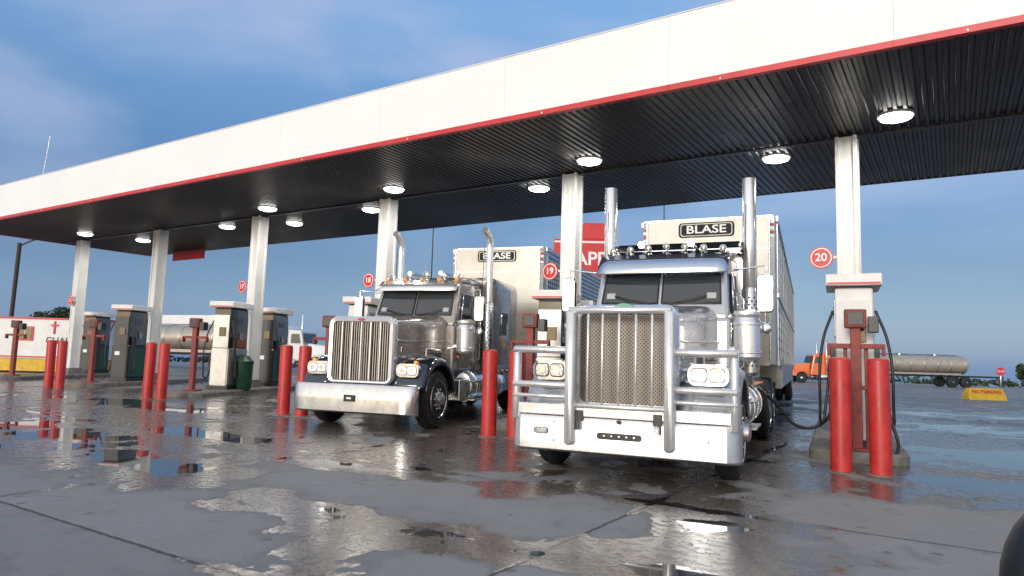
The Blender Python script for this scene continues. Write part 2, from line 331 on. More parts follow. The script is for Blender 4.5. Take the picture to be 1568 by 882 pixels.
# ---------------------------------------------------------------- islands, pumps, bollards, signs
def pump(name,loc,yw,kind='dark'):
    e_=empty(name,loc,yw)
    lowm={'dark':blackp,'steel':stainl,'white':whitep}[kind]; upm=whitep if kind=='white' else blackg
    box('base_pan',(0,0,.05),(.66,1.06,.1),blackp,e_)
    box('lower_cabinet',(0,0,.62),(.56,.96,1.04),lowm,e_,bev=.02)
    box('upper_cabinet',(0,0,1.72),(.5,.92,1.12),upm,e_,bev=.02)
    for sx in(-1,1):
        box('door_panel',(sx*.283,0,.6),(.012,.86,.9),greenp if kind=='dark' else lowm,e_)
        if kind=='steel': box('product_panel',(sx*.291,.1,.72),(.008,.5,.5),mat('panel_blue',(.03,.06,.12),.3),e_)
        box('display_bezel',(sx*.255,0,1.85),(.02,.7,.55),blackg if kind!='white' else stainl,e_)
        box('display',(sx*.27,0,1.95),(.01,.4,.16),screenm,e_)
        box('keypad',(sx*.27,.12,1.5),(.012,.18,.2),stainl,e_)
        box('nozzle_boot',(sx*.28,-.25,1.3),(.09,.16,.3),blackp,e_)
        tube('hose',[(sx*.28,-.42,1.95),(sx*.42,-.5,1.5),(sx*.47,-.5,.6),(sx*.45,-.4,.3),(sx*.4,-.3,.55),(sx*.33,-.27,1.25)],.02,blackp,e_,smooth=True)
    for sy in(-1,1):
        box('end_panel',(0,sy*.487,1.1),(.48,.014,2.0),{'dark':blackp,'steel':stainl,'white':whitep}[kind],e_)
        if kind!='white': box('end_seam',(0,sy*.495,1.16),(.46,.006,.02),blackp,e_,bev=0)
        box('card_reader',(.05,sy*.50,1.62),(.2,.03,.26),blackg,e_)
        box('end_label',(-.08,sy*.496,.9),(.16,.006,.12),decal,e_,bev=0)
    box('header',(0,0,2.40),(.74,1.14,.17),whitep,e_,bev=.015)
    box('header_stripe',(0,-.571,2.345),(.7,.006,.03),redsign,e_,bev=0)
    box('header_neck',(0,0,2.29),(.46,.86,.06),blackp,e_)
    return e_
def hanger(name,loc,yw,full=False):
    e_=empty(name,loc,yw)
    box('post',(0,0,.95),(.13,.13,1.9),rustred,e_)
    box('foot',(0,0,.02),(.4,.3,.04),rustred,e_)
    box('cross_arm',(0,0,1.42),(.72,.07,.07),rustred,e_)
    box('top_box',(0,-.02,1.80),(.28,.2,.26),rustred,e_,bev=.02)
    box('reader_face',(0,-.125,1.80),(.2,.015,.18),blackp,e_)
    box('side_box',(.22,0,1.72),(.13,.2,.22),blackp,e_)
    for sx in(-1,1): box('arm_end',(sx*.34,0,1.36),(.04,.12,.14),rustred,e_)
    if full:
        for sx in(-1,1):
            box('side_post',(sx*.13,.06,.7),(.05,.05,1.4),rustred,e_)
            box('hose_bucket',(sx*.27,.02,.55),(.16,.22,.42),blackp,e_,bev=.03)
        box('brace',(0,.02,.85),(.3,.06,.06),rustred,e_)
        tube('hose_loop',[(.3,.1,.8),(.42,.05,.4),(.45,-.1,.0),(.3,-.2,.0),(.2,0,.35)],.022,blackp,e_,smooth=True)
    return e_
BX=[(-27.0,9.6),(-21.6,9.55),(-16.4,9.5),(-11.0,9.2),(-6.04,9.2),(-.95,9.35)]
nums=['15','16','17','18','19','20']
def bollard(x,y,lean=0):
    e_=empty('bollard',(x,y,0)); r=.122
    revolve('post',(0,0,-.05),(0,0,1),[(0,r),(1.38,r),(1.405,r*.97),(1.425,r*.86),(1.435,r*.6),(1.44,.01)],redp,e_,ang=25)
    revolve('footing',(0,0,-.02),(0,0,1),[(0,r+.05),(.03,r+.04),(.035,r+.005)],kerbm,e_)
    e_.rotation_euler=(lean,lean*.6,random.random()*6)
def outline(hw,y0,y1,r,n=6):
    P=[]
    for cx,cy,a0 in((hw,y1,0),(-hw,y1,90),(-hw,y0,180),(hw,y0,270)):
        sx=1 if cx>0 else -1; sy=1 if cy==y1 else -1
        for k in range(n+1):
            t=rad(a0+90*k/n); P.append((cx-sx*r+r*math.cos(t),cy-sy*r+r*math.sin(t)))
    return P
for i in range(6):
    Pp=Vector((PX[i],PY,0)); Bp=Vector((BX[i][0],BX[i][1],0)); d=(Bp-Pp); Ln=d.length; d.normalize()
    yw=math.atan2(d.x,-d.y)
    isl=empty('fuel_island',(PX[i],PY,0),yw)
    yf=-(Ln-1.0); yb=3.0
    secs=[[(a,b,z) for a,b in outline(.62-ins,yf+ins,yb-ins,.3)] for z,ins in((-.02,0),(.11,0),(.14,.03))]
    loft('kerb',secs,kerbm,isl,ang=30)
    def pl(t,off=0,z=.14):
        q=Pp+d*t+Vector((-d.y,d.x,0))*off
        return (q.x,q.y,z)
    if i!=0: pump('fuel_pump',pl(1.95 if i==5 else 1.2),yw,kind='white' if i in(3,5) else ('steel' if i in(2,4) else 'dark'))
    if i in(0,2,3,4): pump('fuel_pump',pl(-1.25),yw)
    hanger('pump_hose_hanger',pl(Ln-1.45 if i!=5 else Ln-1.25,0,.14),yw,full=(i==5))
    if i==2:
        q=pl(1.2,.50); eb=empty('trash_bin',(q[0],q[1],.14),yw)
        revolve('bin_body',(0,0,0),(0,0,1),[(0,.2),(.05,.22),(.75,.24),(.8,.25),(.84,.2),(.95,.12)],greenp,eb)
        revolve('bin_rim',(0,0,.74),(0,0,1),[(0,.25),(.03,.255),(.06,.25)],blackp,eb)
    for s_i,sx in enumerate((-1,1)):
        q=Bp+Vector((sx*.21,sx*.05,0)); bollard(q.x,q.y,random.uniform(-.012,.012))
    if i!=1:
        zz=3.22 if i!=0 else 3.0
        off=-.44 if i!=0 else .05
        s=empty('pump_number_sign',(PX[i]+off,PY-.16 if i else PY-.3,zz))
        revolve('disc',(0,0,0),(0,-1,0),[(0,.20),(.02,.20)],redsign,s)
        revolve('disc_face',(0,-.021,0),(0,-1,0),[(0,.178),(.004,.178)],decal,s)
        revolve('disc_centre',(0,-.026,0),(0,-1,0),[(0,.158),(.004,.158)],redsign,s)
        text('number',nums[i],(0,-.034,0),.2,decal,s,off=.003)
        box('bracket',(.2,.02,0),(.3,.03,.05),whitep,s)
# ---------------------------------------------------------------- wheels
def wheel(par,x,y,r=.51,wd=.28,side=1,front=True,z=None,detail=True):
    z=r if z is None else z; h=wd/2
    e_=bpy.data.objects.new('wheel',None); link(e_,par); e_.location=(x,y,z)
    revolve('tyre',(-h,0,0),(1,0,0),[(0,r*.62),(.01,r*.66),(.02,r*.80),(.02,r*.9),(.05,r*.975),(.07,r),(wd-.07,r),(wd-.05,r*.975),(wd-.02,r*.9),(wd-.02,r*.80),(wd-.01,r*.66),(wd,r*.62)],rubber,e_,seg=48 if detail else 24,ang=20)
    s=side; xo=s*(h-.01)
    if front: prof=[(0,r*.63),(.02,r*.62),(-.03,r*.56),(-.06,r*.50),(-.035,r*.36),(.0,r*.30),(.03,r*.2),(.08,r*.19),(.10,r*.12),(.105,.005)]
    else: prof=[(0,r*.63),(.015,r*.62),(-.10,r*.56),(-.16,r*.48),(-.17,r*.32),(-.05,r*.26),(.0,r*.2),(.02,.01)]
    revolve('rim',(xo,0,0),(s,0,0),prof,alum,e_,seg=40 if detail else 16,ang=30)
    if not detail: return
    v=[];f=[]
    for k in range(48):
        t=2*math.pi*k/48
        for q in(-1,1):
            b=len(v); x0=q*h*.45; x1=q*(h-.03)
            for xx,rr_ in((x0,r+.002),(x1,r-.004)):
                for dt in(-.022,.022): v.append((xx,(rr_+.006)*math.cos(t+dt),(rr_+.006)*math.sin(t+dt)))
            f.append((b,b+1,b+3,b+2))
    mesh('tread_lugs',v,f,rubber,e_)
    for k in range(10):
        t=2*math.pi*k/10
        rr2=r*.33; bx_=xo+s*(-.03 if front else -.14)
        cyl('lug_nut',(bx_,rr2*math.cos(t),rr2*math.sin(t)),(bx_+s*.05,rr2*math.cos(t),rr2*math.sin(t)),.016,chrome,e_,seg=8)
        rr2=r*.43
        if front: cyl('hand_hole',(xo-s*.055,rr2*math.cos(t+.3),rr2*math.sin(t+.3)),(xo-s*.036,rr2*math.cos(t+.3),rr2*math.sin(t+.3)),.026,blackp,e_,seg=12)
def fender(par,m,side,y0=.99,r=.66,zc=.55,xi=.55,xo=1.17,a0=12,a1=172,zs=.98):
    nA=24;prof=[(xo,-.10),(xo+.005,-.05),(xo-.01,-.012),(xo-.05,.012),(xo-.15,.03),(xi+.2,.045),(xi,.05)]
    v=[];f=[]
    for i in range(nA+1):
        a=rad(a0+(a1-a0)*i/nA)
        for (xx,dr) in prof:
            R=r+dr; v.append((side*xx,y0-R*math.cos(a)*1.02,zc+R*math.sin(a)*zs))
    n=len(prof)
    for i in range(nA):
        for k in range(n-1): f.append((i*n+k,i*n+k+1,(i+1)*n+k+1,(i+1)*n+k))
    o=mesh('front_fender',v,f,m,par,smooth=True,ang=60)
    md=o.modifiers.new('sol','SOLIDIFY'); md.thickness=.02; md.offset=1
# ---------------------------------------------------------------- truck
def truck(X,Y,yw,kind):
    T=empty('semi_truck',(X,Y,0),yw)
    A=(kind=='guard'); body=pewter if A else brownp
    hw=.5 if A else .56
    for s in(-1,1): box('frame_rail',(s*.42,4.6,.85),(.09,7.6,.26),blackp,T)
    box('front_axle_beam',(0,.99,.45),(1.8,.12,.12),blackp,T)
    box('radiator_block',(0,.75,1.0),(.9,.5,.6),blackp,T)
    box('engine_block',(0,1.5,1.1),(.8,1.1,.8),blackp,T)
    ztop=1.86 if A else 1.88
    w0=.545 if A else .60
    secs=[rr(-w0,w0,.80,ztop,.13,.36),rr(-w0-.035,w0+.035,.80,ztop+.03,.15,.75),rr(-w0-.10,w0+.10,.82,ztop+.09,.18,1.4),rr(-.77,.77,.84,ztop+.15,.2,2.05)]
    loft('hood',secs,body,T)
    tube('hood_centre_trim',[(0,.38,ztop+.005),(0,.75,ztop+.035),(0,1.4,ztop+.095),(0,2.03,ztop+.155)],.012,chrome,T)
    for s in(-1,1):
        tube('hood_side_trim',[(s*(w0+.015),.4,1.5),(s*(w0+.045),.75,1.5),(s*(w0+.11),1.4,1.52),(s*.78,2.0,1.54)],.012,chrome,T)
        box('hood_louver',(s*.735,1.6,1.28),(.02,.5,.22),chrome,T,rot=(0,0,-s*rad(9)))
        for k in range(4): box('louver_slit',(s*.75,1.6,1.2+k*.05),(.008,.42,.015),blackp,T,bev=0,rot=(0,0,-s*rad(9)))
        for zz in(1.05,1.35): box('hood_latch',(s*(w0+.03),.55,zz),(.025,.05,.09),chrome,T)
    gb=.80
    shell=[rr(-hw-.085,hw+.085,gb-.06,ztop+.02,.14,.37),rr(-hw-.085,hw+.085,gb-.06,ztop+.02,.14,.27),rr(-hw-.06,hw+.06,gb-.03,ztop-.01,.12,.235),rr(-hw,hw,gb,ztop-.07,.07,.245),rr(-hw,hw,gb,ztop-.07,.07,.31)]
    loft('grille_surround',shell,stackm,T,ang=30,caps=False)
    box('grille_back',(0,.315,(gb+ztop-.07)/2),(2*hw+.01,.012,ztop-.07-gb+.01),meshm if A else blackp,T,bev=0)
    if A:
        v=[];f=[];st=.042
        zl=gb+.0;zh=ztop-.08
        def strip(p,q,wd):
            b=len(v); dx,dz=q[0]-p[0],q[1]-p[1]; l=math.hypot(dx,dz)
            if l<.01:return
            nx_,nz_=-dz/l*wd,dx/l*wd
            v.extend([(p[0]+nx_,.298,p[1]+nz_),(p[0]-nx_,.298,p[1]-nz_),(q[0]-nx_,.298,q[1]-nz_),(q[0]+nx_,.298,q[1]+nz_)]); f.append((b,b+1,b+2,b+3))
        c=-hw-(zh-zl)
        while c<hw:
            x0=max(c,-hw);z0=zl+(x0-c); x1=min(c+(zh-zl),hw); z1=zl+(x1-c)
            if x1>x0: strip((x0,z0),(x1,z1),.0075)
            c+=st
        mesh('grille_mesh_1',v,f,mat('bronze_mesh',(.26,.225,.19),.45,.3),T)
        v=[(-a,b-.003,c) for a,b,c in v]
        mesh('grille_mesh_2',v,f,MATS['bronze_mesh'],T)
    else:
        n=26
        for k in range(n):
            xx=-hw+ (k+.5)*2*hw/n; box('grille_slat',(xx,.295,(gb+ztop-.07)/2),(.014,.03,ztop-.08-gb),mat('slat_satin',(.5,.46,.42),.35,.8),T,bev=.003)
        for k in range(5):
            xx=-hw+ (k+1)*2*hw/6; box('grille_bar',(xx,.262,(gb+ztop-.07)/2),(.026,.035,ztop-.08-gb),stackm,T,bev=.008)
    em=revolve('hood_badge',(0,0,0),(0,-1,0),[(0,.06),(.012,.055)],mat('badge_green',(.05,.3,.2),.3) if A else redsign,T); em.scale=(1.7,1,.6) if A else (1.2,1,.42); em.location=(0,.232,ztop+.0 if A else ztop-.035)
    for s in(-1,1):
        fender(T,pewter if A else darkblue,s)
        hexa('fender_apron',[(s*.5,.50,.85),(s*.8,.50,.85),(s*.8,1.8,.85),(s*.5,1.8,.85)],[(s*.5,.62,1.22),(s*.78,.7,1.20),(s*.78,1.5,1.18),(s*.5,1.8,1.2)],pewter if A else darkblue,T)
        wheel(T,s*1.02,.99,side=s)
        hx=.88; hz=1.14 if A else 1.00; hy=.33
        secs=[]
        for yy,k in((hy+.24,.5),(hy+.18,.8),(hy+.08,.97),(hy,1.0),(hy-.02,.97)):
            secs.append(rr(s*hx-.215*k,s*hx+.215*k,hz-.115*k,hz+.115*k,.09*k,yy))
        loft('headlight_pod',secs,chrome,T)
        lm=mat('lit_lens',(.9,.9,.88),.1,0,emis=(1,.98,.92),estr=.5,coat=1) if not A else lens
        for q in(-.09,.09):
            loft('headlight_bezel',[rr(s*hx+q-.088,s*hx+q+.088,hz-.08,hz+.08,.045,hy-.018),rr(s*hx+q-.086,s*hx+q+.086,hz-.078,hz+.078,.045,hy-.026)],blackg,T)
            loft('headlight_lens',[rr(s*hx+q-.08,s*hx+q+.08,hz-.07,hz+.07,.04,hy-.026),rr(s*hx+q-.075,s*hx+q+.075,hz-.065,hz+.065,.04,hy-.038)],lm,T)
            revolve('headlight_bulb_ring',(s*hx+q,hy-.038,hz),(0,-1,0),[(0,.045),(.006,.043),(.006,.034),(.001,.03)],chrome,T,seg=20)
        cyl('headlight_arm',(s*.56,.45,hz-.08),(s*(hx-.1),.42,hz-.08),.025,chrome,T)
        if not A: cyl('turn_signal',(s*(hx+.12),.45,hz+.12),(s*(hx+.12),.36,hz+.14),.03,amber,T)
    if not A:
        v=[];f=[]
        nxs=[-1.20+2.40*k/24 for k in range(25)]
        pr=[(.03,.27),(.0,.30),(-.01,.5),(.01,.71),(.04,.745),(.09,.75)]
        for xx in nxs:
            e2=max(0,(abs(xx)-1.0)/.22); back=.02*(xx/1.22)**2+.16*e2**2.2
            for (yy,zz) in pr: v.append((xx,yy+back,zz))
        for i in range(24):
            for k in range(5): f.append((i*6+k,i*6+k+1,(i+1)*6+k+1,(i+1)*6+k))
        o=mesh('bumper',v,f,mat('bumper_polished',(.8,.79,.77),.17,.85,noise=.12,nscale=3,rvar=.1),T,smooth=True,ang=40); md=o.modifiers.new('s','SOLIDIFY'); md.thickness=.012
        box('licence_plate',(0,-.03,.52),(.2,.012,.11),blackp,T); box('plate_print',(0,-.038,.52),(.09,.006,.03),decal,T,bev=0)
        for s in(-1,1): box('bumper_bracket',(s*.42,.25,.6),(.08,.4,.2),blackp,T)
        box('belly_tank',(0,.35,.55),(1.6,.3,.2),blackp,T)
    else:
        v=[];f=[];n=36;pr=[(.04,.27),(.0,.30),(.0,.61),(.02,.65),(.10,.655)]
        for i in range(n+1):
            xx=-1.235+2.47*i/n; back=.16*max(0,(abs(xx)-1.08)/.155)**2
            for yy,zz in pr: v.append((xx,yy+back,zz))
        for i in range(n):
            for k in range(4): f.append((i*5+k,i*5+k+1,(i+1)*5+k+1,(i+1)*5+k))
        o=mesh('guard_plate',v,f,guardm,T,smooth=True,ang=30); md=o.modifiers.new('s','SOLIDIFY'); md.thickness=.015
        for s in(-1,1):
            ux=s*.53+.015
            loft('guard_upright',[rr(ux-.055,ux+.055,.36,1.80,.05,.03),rr(ux-.055,ux+.055,.36,1.80,.05,-.06),rr(ux-.035,ux+.035,.38,1.78,.034,-.085)],guardm,T,ang=60)
            cyl('guard_outer_post',(s*1.17,.05,.6),(s*1.17,.05,1.40),.045,guardm,T)
            for zz,rr3 in((1.365,.04),(.985,.036),(.86,.022)):
                cyl('guard_tube',(s*.5,.02,zz),(s*1.2,.02,zz),rr3,guardm,T)
            box('guard_lower_panel',(s*.86,.05,.72),(.62,.05,.12),guardm,T)
            hexa('guard_side_wing',[(s*1.195,.12,.34),(s*1.215,.12,.34),(s*1.215,.42,.40),(s*1.195,.42,.40)],[(s*1.195,.12,.9),(s*1.215,.12,.9),(s*1.215,.34,.8),(s*1.195,.34,.8)],guardm,T)
            for q,mm,y0_,yy in((1,blackp,.0,-.006),(.86,chrome,-.006,-.010),(.6,lens,-.010,-.016)):
                loft('marker_lamp',[rr(s*.85-.085*q,s*.85+.085*q,.49-.035*q,.49+.035*q,.034*q,y0_),rr(s*.85-.085*q,s*.85+.085*q,.49-.035*q,.49+.035*q,.034*q,yy)],mm,T)
            box('guard_mount',(s*.42,.3,.62),(.1,.6,.22),blackp,T)
            for zz in(.4,.6): cyl('guard_bolt',(s*.7,-.0,zz),(s*.7,-.012,zz),.014,alum,T,seg=8)
        cyl('guard_top_bar',(-.55,-.02,1.80),(.56,-.02,1.80),.04,guardm,T)
        cyl('guard_mid_bar',(-.5,.0,.78),(.52,.0,.78),.028,guardm,T)
        box('guard_centre_panel',(.01,.03,.71),(1.0,.05,.10),guardm,T)
        for xx in(-.33,-.17,.01,.19,.36): cyl('guard_rod',(xx,-.01,.78),(xx,-.01,1.79),.014,guardm,T,seg=12)
        loft('guard_slot',[rr(-.22,.26,.44,.51,.03,.0),rr(-.22,.26,.44,.51,.03,-.008)],blackp,T)
        for xx in(-.14,-.06,.02,.10,.18): cyl('slot_bolt',(xx,-.008,.475),(xx,-.016,.475),.014,alum,T,seg=10)
        cyl('guard_hitch_pin',(.02,-.0,.63),(.02,-.05,.63),.02,mat('dark_metal',(.1,.05,.05),.4,.6),T)
        cyl('belly_tank',(-1.0,.3,.5),(1.0,.3,.5),.16,blackp,T)
    cw=.93
    hexa('cab_lower',[(-cw,2.05,.86),(cw,2.05,.86),(cw,3.5,.86),(-cw,3.5,.86)],[(-cw,2.05,1.86),(cw,2.05,1.86),(cw,3.5,1.86),(-cw,3.5,1.86)],body,T,bev=.05)
    hexa('cab_upper',[(-cw+.02,2.08,1.85),(cw-.02,2.08,1.85),(cw-.02,3.5,1.85),(-cw+.02,3.5,1.85)],[(-.86,2.42,2.72),(.86,2.42,2.72),(.88,3.5,2.78),(-.88,3.5,2.78)],body,T,bev=.05)
    loft('cab_roof',[rr(-.80,.80,2.68,2.76,.04,2.40),rr(-.87,.87,2.68,2.84,.08,2.6),rr(-.88,.88,2.68,2.88,.10,3.0),rr(-.88,.88,2.68,2.88,.1,3.5)],body if not A else darkblue,T)
    def onfront(x,z,o=.0):
        t=(z-1.85)/(2.72-1.85); return (x,2.08+.34*t-o,z)
    for s in(-1,1):
        a,b,z0,z1=.03,.80,2.06,2.56
        P4=[onfront(s*a,z0,.026),onfront(s*b,z0,.014),onfront(s*(b-.03),z1,.014),onfront(s*a,z1,.026)]
        mesh('windshield',P4,[(0,1,2,3)],glass,T)
        tube('windshield_gasket',[onfront(s*a,z0,.028),onfront(s*b,z0,.018),onfront(s*(b-.03),z1,.018),onfront(s*a,z1,.028)],.014,blackp,T,cyc=True)
        tube('wiper_arm',[onfront(s*.12,2.05,.05),onfront(s*.40,2.1,.06),onfront(s*.62,2.16,.045)],.009,blackp,T)
        mesh('permit_sticker',[onfront(s*.62,2.12,.022),onfront(s*.74,2.12,.020),onfront(s*.74,2.20,.020),onfront(s*.62,2.20,.022)],[(0,1,2,3)],mat('sticker',(.4,.42,.4),.5),T)
        mesh('side_window',[(s*.935,2.36,1.98),(s*.935,3.05,1.92),(s*.896,3.05,2.5),(s*.90,2.52,2.5)],[(0,1,2,3)],glass,T)
        tube('side_window_frame',[(s*.938,2.36,1.98),(s*.938,3.05,1.92),(s*.899,3.05,2.5),(s*.903,2.52,2.5)],.014,chrome,T,cyc=True)
        tube('door_seam',[(s*.932,2.28,1.85),(s*.932,2.28,.95),(s*.932,3.12,.95),(s*.932,3.12,1.85)],.006,blackp,T)
        box('door_handle',(s*.95,2.98,1.6),(.03,.14,.03),chrome,T)
        tube('grab_handle',[(s*.95,3.25,1.2),(s*.99,3.25,1.25),(s*.99,3.25,2.2),(s*.95,3.25,2.25)],.016,chrome,T)
        box('kick_panel',(s*.94,2.7,.93),(.02,1.4,.18),chrome,T)
        ax=s*1.12
        revolve('air_cleaner',(ax,2.18,1.30),(0,0,1),[(0,.06),(.02,.14),(.06,.175),(.10,.175),(.11,.182),(.13,.182),(.14,.175),(.46,.175),(.47,.182),(.50,.182),(.51,.175),(.56,.15),(.60,.17),(.64,.17),(.67,.10),(.68,.01)],stackm,T,ang=20)
        tube('air_cleaner_duct',[(s*.98,2.15,1.45),(s*.8,2.1,1.4)],.07,chrome,T)
        for zz in(1.42,1.72): box('air_cleaner_strap',(s*1.0,2.2,zz),(.18,.05,.03),chrome,T)
        sxx=s*1.06; sy=3.5; top=4.04
        if A:
            cyl('exhaust_stack',(sxx,sy,2.35),(sxx,sy,top),.10,stackm,T,bev=.05)
            cyl('exhaust_mouth',(sxx,sy,top-.01),(sxx,sy,top+.004),.085,blackp,T)
        else:
            tube('exhaust_stack',[(sxx,sy,2.3),(sxx,sy,3.55),(sxx+.0,sy,3.66),(sxx-.0,sy-.05,3.78),(sxx-.02,sy-.14,3.88),(sxx-.04,sy-.24,3.93)],.075,stackm,T,res=8)
        revolve('exhaust_shield',(sxx,sy,1.1),(0,0,1),[(0,.07),(.05,.115),(1.25,.115),(1.33,.085)],alum,T,ang=30)
        v=[];f=[]
        for zi in range(20):
            for ki in range(10):
                t=-math.pi+ (ki+.5*(zi%2))*2*math.pi/10; zc=1.25+zi*.052; b=len(v)
                for dt,dz in((-.1,-.015),(.1,-.015),(.1,.015),(-.1,.015)): v.append((sxx+.1175*math.cos(t+dt),sy+.1175*math.sin(t+dt),zc+dz))
                f.append((b,b+1,b+2,b+3))
        mesh('shield_perforation',v,f,holem,T)
        box('stack_bracket',(s*1.0,3.54,2.5),(.12,.06,.06),chrome,T)
        mxx=s*1.34; my=2.32
        secs=[rr(mxx-.09,mxx+.09,1.96,2.42,.04,my-.05),rr(mxx-.105,mxx+.105,1.94,2.44,.05,my),rr(mxx-.10,mxx+.10,1.95,2.43,.05,my+.035)]
        loft('mirror_shell',secs,chrome,T)
        box('mirror_glass',(mxx,my+.038,2.19),(.18,.006,.44),glass,T,bev=0)
        tube('mirror_arm',[(s*.93,2.45,2.52),(mxx,my,2.56),(mxx,my,1.82),(s*.95,2.42,1.82)],.014,chrome,T)
        sphere('convex_mirror',(mxx,my-.0,1.74),.075,chrome,T,(1,.5,1))
        revolve('fuel_tank',(s*.86,2.5,.68),(0,1,0),[(0,.02),(.0,.2),(.02,.28),(.06,.31),(1.9,.31),(1.94,.28),(1.96,.2),(1.96,.02)],alum,T,ang=25)
        for yy in(2.75,3.5,4.2): revolve('tank_strap',(s*.86,yy,.68),(0,1,0),[(0,.31),(0,.317),(.06,.317),(.06,.31)],chrome,T,ang=25)
        for zz in(.42,.78): box('cab_step',(s*1.13,2.95,zz),(.16,.9,.03),alum,T)
        box('battery_box',(s*.95,2.22,.62),(.34,.46,.4),alum,T,bev=.02)
        box('step_back',(s*1.04,2.95,.6),(.02,.9,.4),stainl,T)
        for k in range(6): box('sleeper_marker',(s*(1.115),3.75+k*.3,.98),(.02,.05,.03),amber,T)
        if not A:
            for k in range(6): box('cowl_marker',(s*.945,2.25,1.25+k*.1),(.015,.05,.04),amber,T)
        for yy in(5.75,7.05):
            wheel(T,s*1.07,yy,side=s,front=False); wheel(T,s*.76,yy,side=s,front=False,detail=False)
        box('mud_flap',(s*.93,7.75,.55),(.58,.02,.75),blackp,T)
        box('side_fairing',(s*1.06,4.85,.8),(.05,.7,.55),alum,T)
    v=[];f=[];n=12
    for i in range(n+1):
        xx=-.89+1.78*i/n; c=.05*(1-(xx/.89)**2)
        v+=[(xx,2.42-c,2.76),(xx,2.30-c,2.66),(xx,2.15-c,2.47 if A else 2.54)]
    for i in range(n):
        for k in range(2): f.append((i*3+k,i*3+k+1,(i+1)*3+k+1,(i+1)*3+k))
    o=mesh('sun_visor',v,f,mat('visor_sky_tint',(.45,.53,.64),.14,.9) if A else stackm,T,smooth=True,ang=60); md=o.modifiers.new('s','SOLIDIFY'); md.thickness=.015  # guard truck: sky reflection on the chrome visor is tinted into its base colour
    nl=7 if A else 5
    for k in range(nl):
        xx=-.78+1.56*k/(nl-1)
        zz=2.91-.05*abs(xx/.78)
        q=.72 if A else 1.0
        revolve('roof_lamp',(xx,2.72,zz),(0,-1,0),[(0,.02*q),(.02,.05*q),(.09,.062*q),(.12,.066*q),(.125,.055*q)],chrome,T,seg=20)
        revolve('roof_lamp_lens',(xx,2.596,zz),(0,-1,0),[(0,.054*q),(.012,.045*q),(.016,.01)],mat('roof_lens',(.2,.19,.18),.15,.5,coat=1),T,seg=20)
        cyl('roof_lamp_foot',(xx,2.68,zz-.1),(xx,2.68,zz-.03),.02,chrome,T)
        sphere('roof_marker',(xx,2.44,2.79),.025 if A else .04,amber if not A else MATS['roof_lens'],T,(1.2,1,.8))
    for s in(-.35,.35):
        revolve('air_horn',(s,2.58,2.94),(0,1,0),[(0,.05),(.02,.042),(.15,.03),(.6,.02),(.65,.035),(.68,.01)],chrome,T,seg=20)
    sw=1.08 if A else 1.1
    sz=3.04 if A else 3.0
    loft('sleeper',[rr(-sw+.12,sw-.12,.9,2.9,.12,3.50),rr(-sw,sw,.88,sz-.10,.2,3.62),rr(-sw,sw,.88,sz,.22,3.95),rr(-sw,sw,.88,sz,.22,5.25),rr(-sw+.03,sw-.03,.9,sz-.03,.2,5.32)],body if A else sleepm,T)
    if A: loft('sleeper_roof_cap',[rr(-.95,.95,2.88,2.95,.03,3.2),rr(-1.0,1.0,2.9,3.10,.1,3.5),rr(-1.0,1.0,2.9,3.16,.12,4.2)],darkblue,T)
    for s in(-1,1):
        mesh('sleeper_window',[(s*(sw+.004),4.2,1.75),(s*(sw+.004),4.6,1.75),(s*(sw+.004),4.6,2.25),(s*(sw+.004),4.2,2.25)],[(0,1,2,3)],glass,T)
        tube('sleeper_window_frame',[(s*(sw+.006),4.2,1.75),(s*(sw+.006),4.6,1.75),(s*(sw+.006),4.6,2.25),(s*(sw+.006),4.2,2.25)],.014,chrome,T,cyc=True)
        box('sleeper_trim',(s*(sw+.004),4.45,1.0),(.012,1.6,.16),chrome,T)
        box('sleeper_hatch',(s*(sw+.003),4.9,1.4),(.008,.5,.5),body,T)
    box('fifth_wheel',(0,6.4,1.12),(.9,.9,.08),blackp,T)
    box('deck_plate',(0,5.6,1.02),(.8,.5,.03),alum,T)
    for q in(-.1,.0,.1): tube('air_line',[(q,5.35,1.9),(q*1.5,5.7,1.5),(q*1.5,6.2,1.6),(q,6.62,1.9)],.015,blackp,T,smooth=True)
    for s in(-.35,.35): tube('cb_antenna',[(s*2.9,3.2,2.2),(s*2.95,3.25,3.6)],.006,blackp,T)
    ly=6.75;ll=15.6;tw=1.3;tz=4.16
    loft('trailer_body',[rr(-tw+.12,tw-.12,1.25,tz-.01,.05,ly,rb=.05),rr(-tw+.03,tw-.03,1.25,tz,.05,ly+.05,rb=.05),rr(-tw,tw,1.25,tz,.05,ly+.16,rb=.05),rr(-tw,tw,1.25,tz,.05,ly+2.6,rb=.05),rr(-tw,tw,.75,tz,.05,ly+2.62,rb=.05),rr(-tw,tw,.75,tz,.05,ly+ll-3,rb=.05),rr(-tw,tw,1.1,tz,.05,ly+ll-2.98,rb=.05),rr(-tw,tw,1.1,tz,.05,ly+ll,rb=.05)],trailm,T,ang=20)
    loft('trailer_nose_panel',[rr(-tw+.14,tw-.14,1.3,tz-.04,.06,ly-.001),rr(-tw+.14,tw-.14,1.3,tz-.04,.06,ly-.012)],cream,T)
    for zz in(1.9,2.7,3.5): box('nose_seam',(0,ly-.013,zz),(2*tw-.3,.006,.012),trailm,T,bev=0)
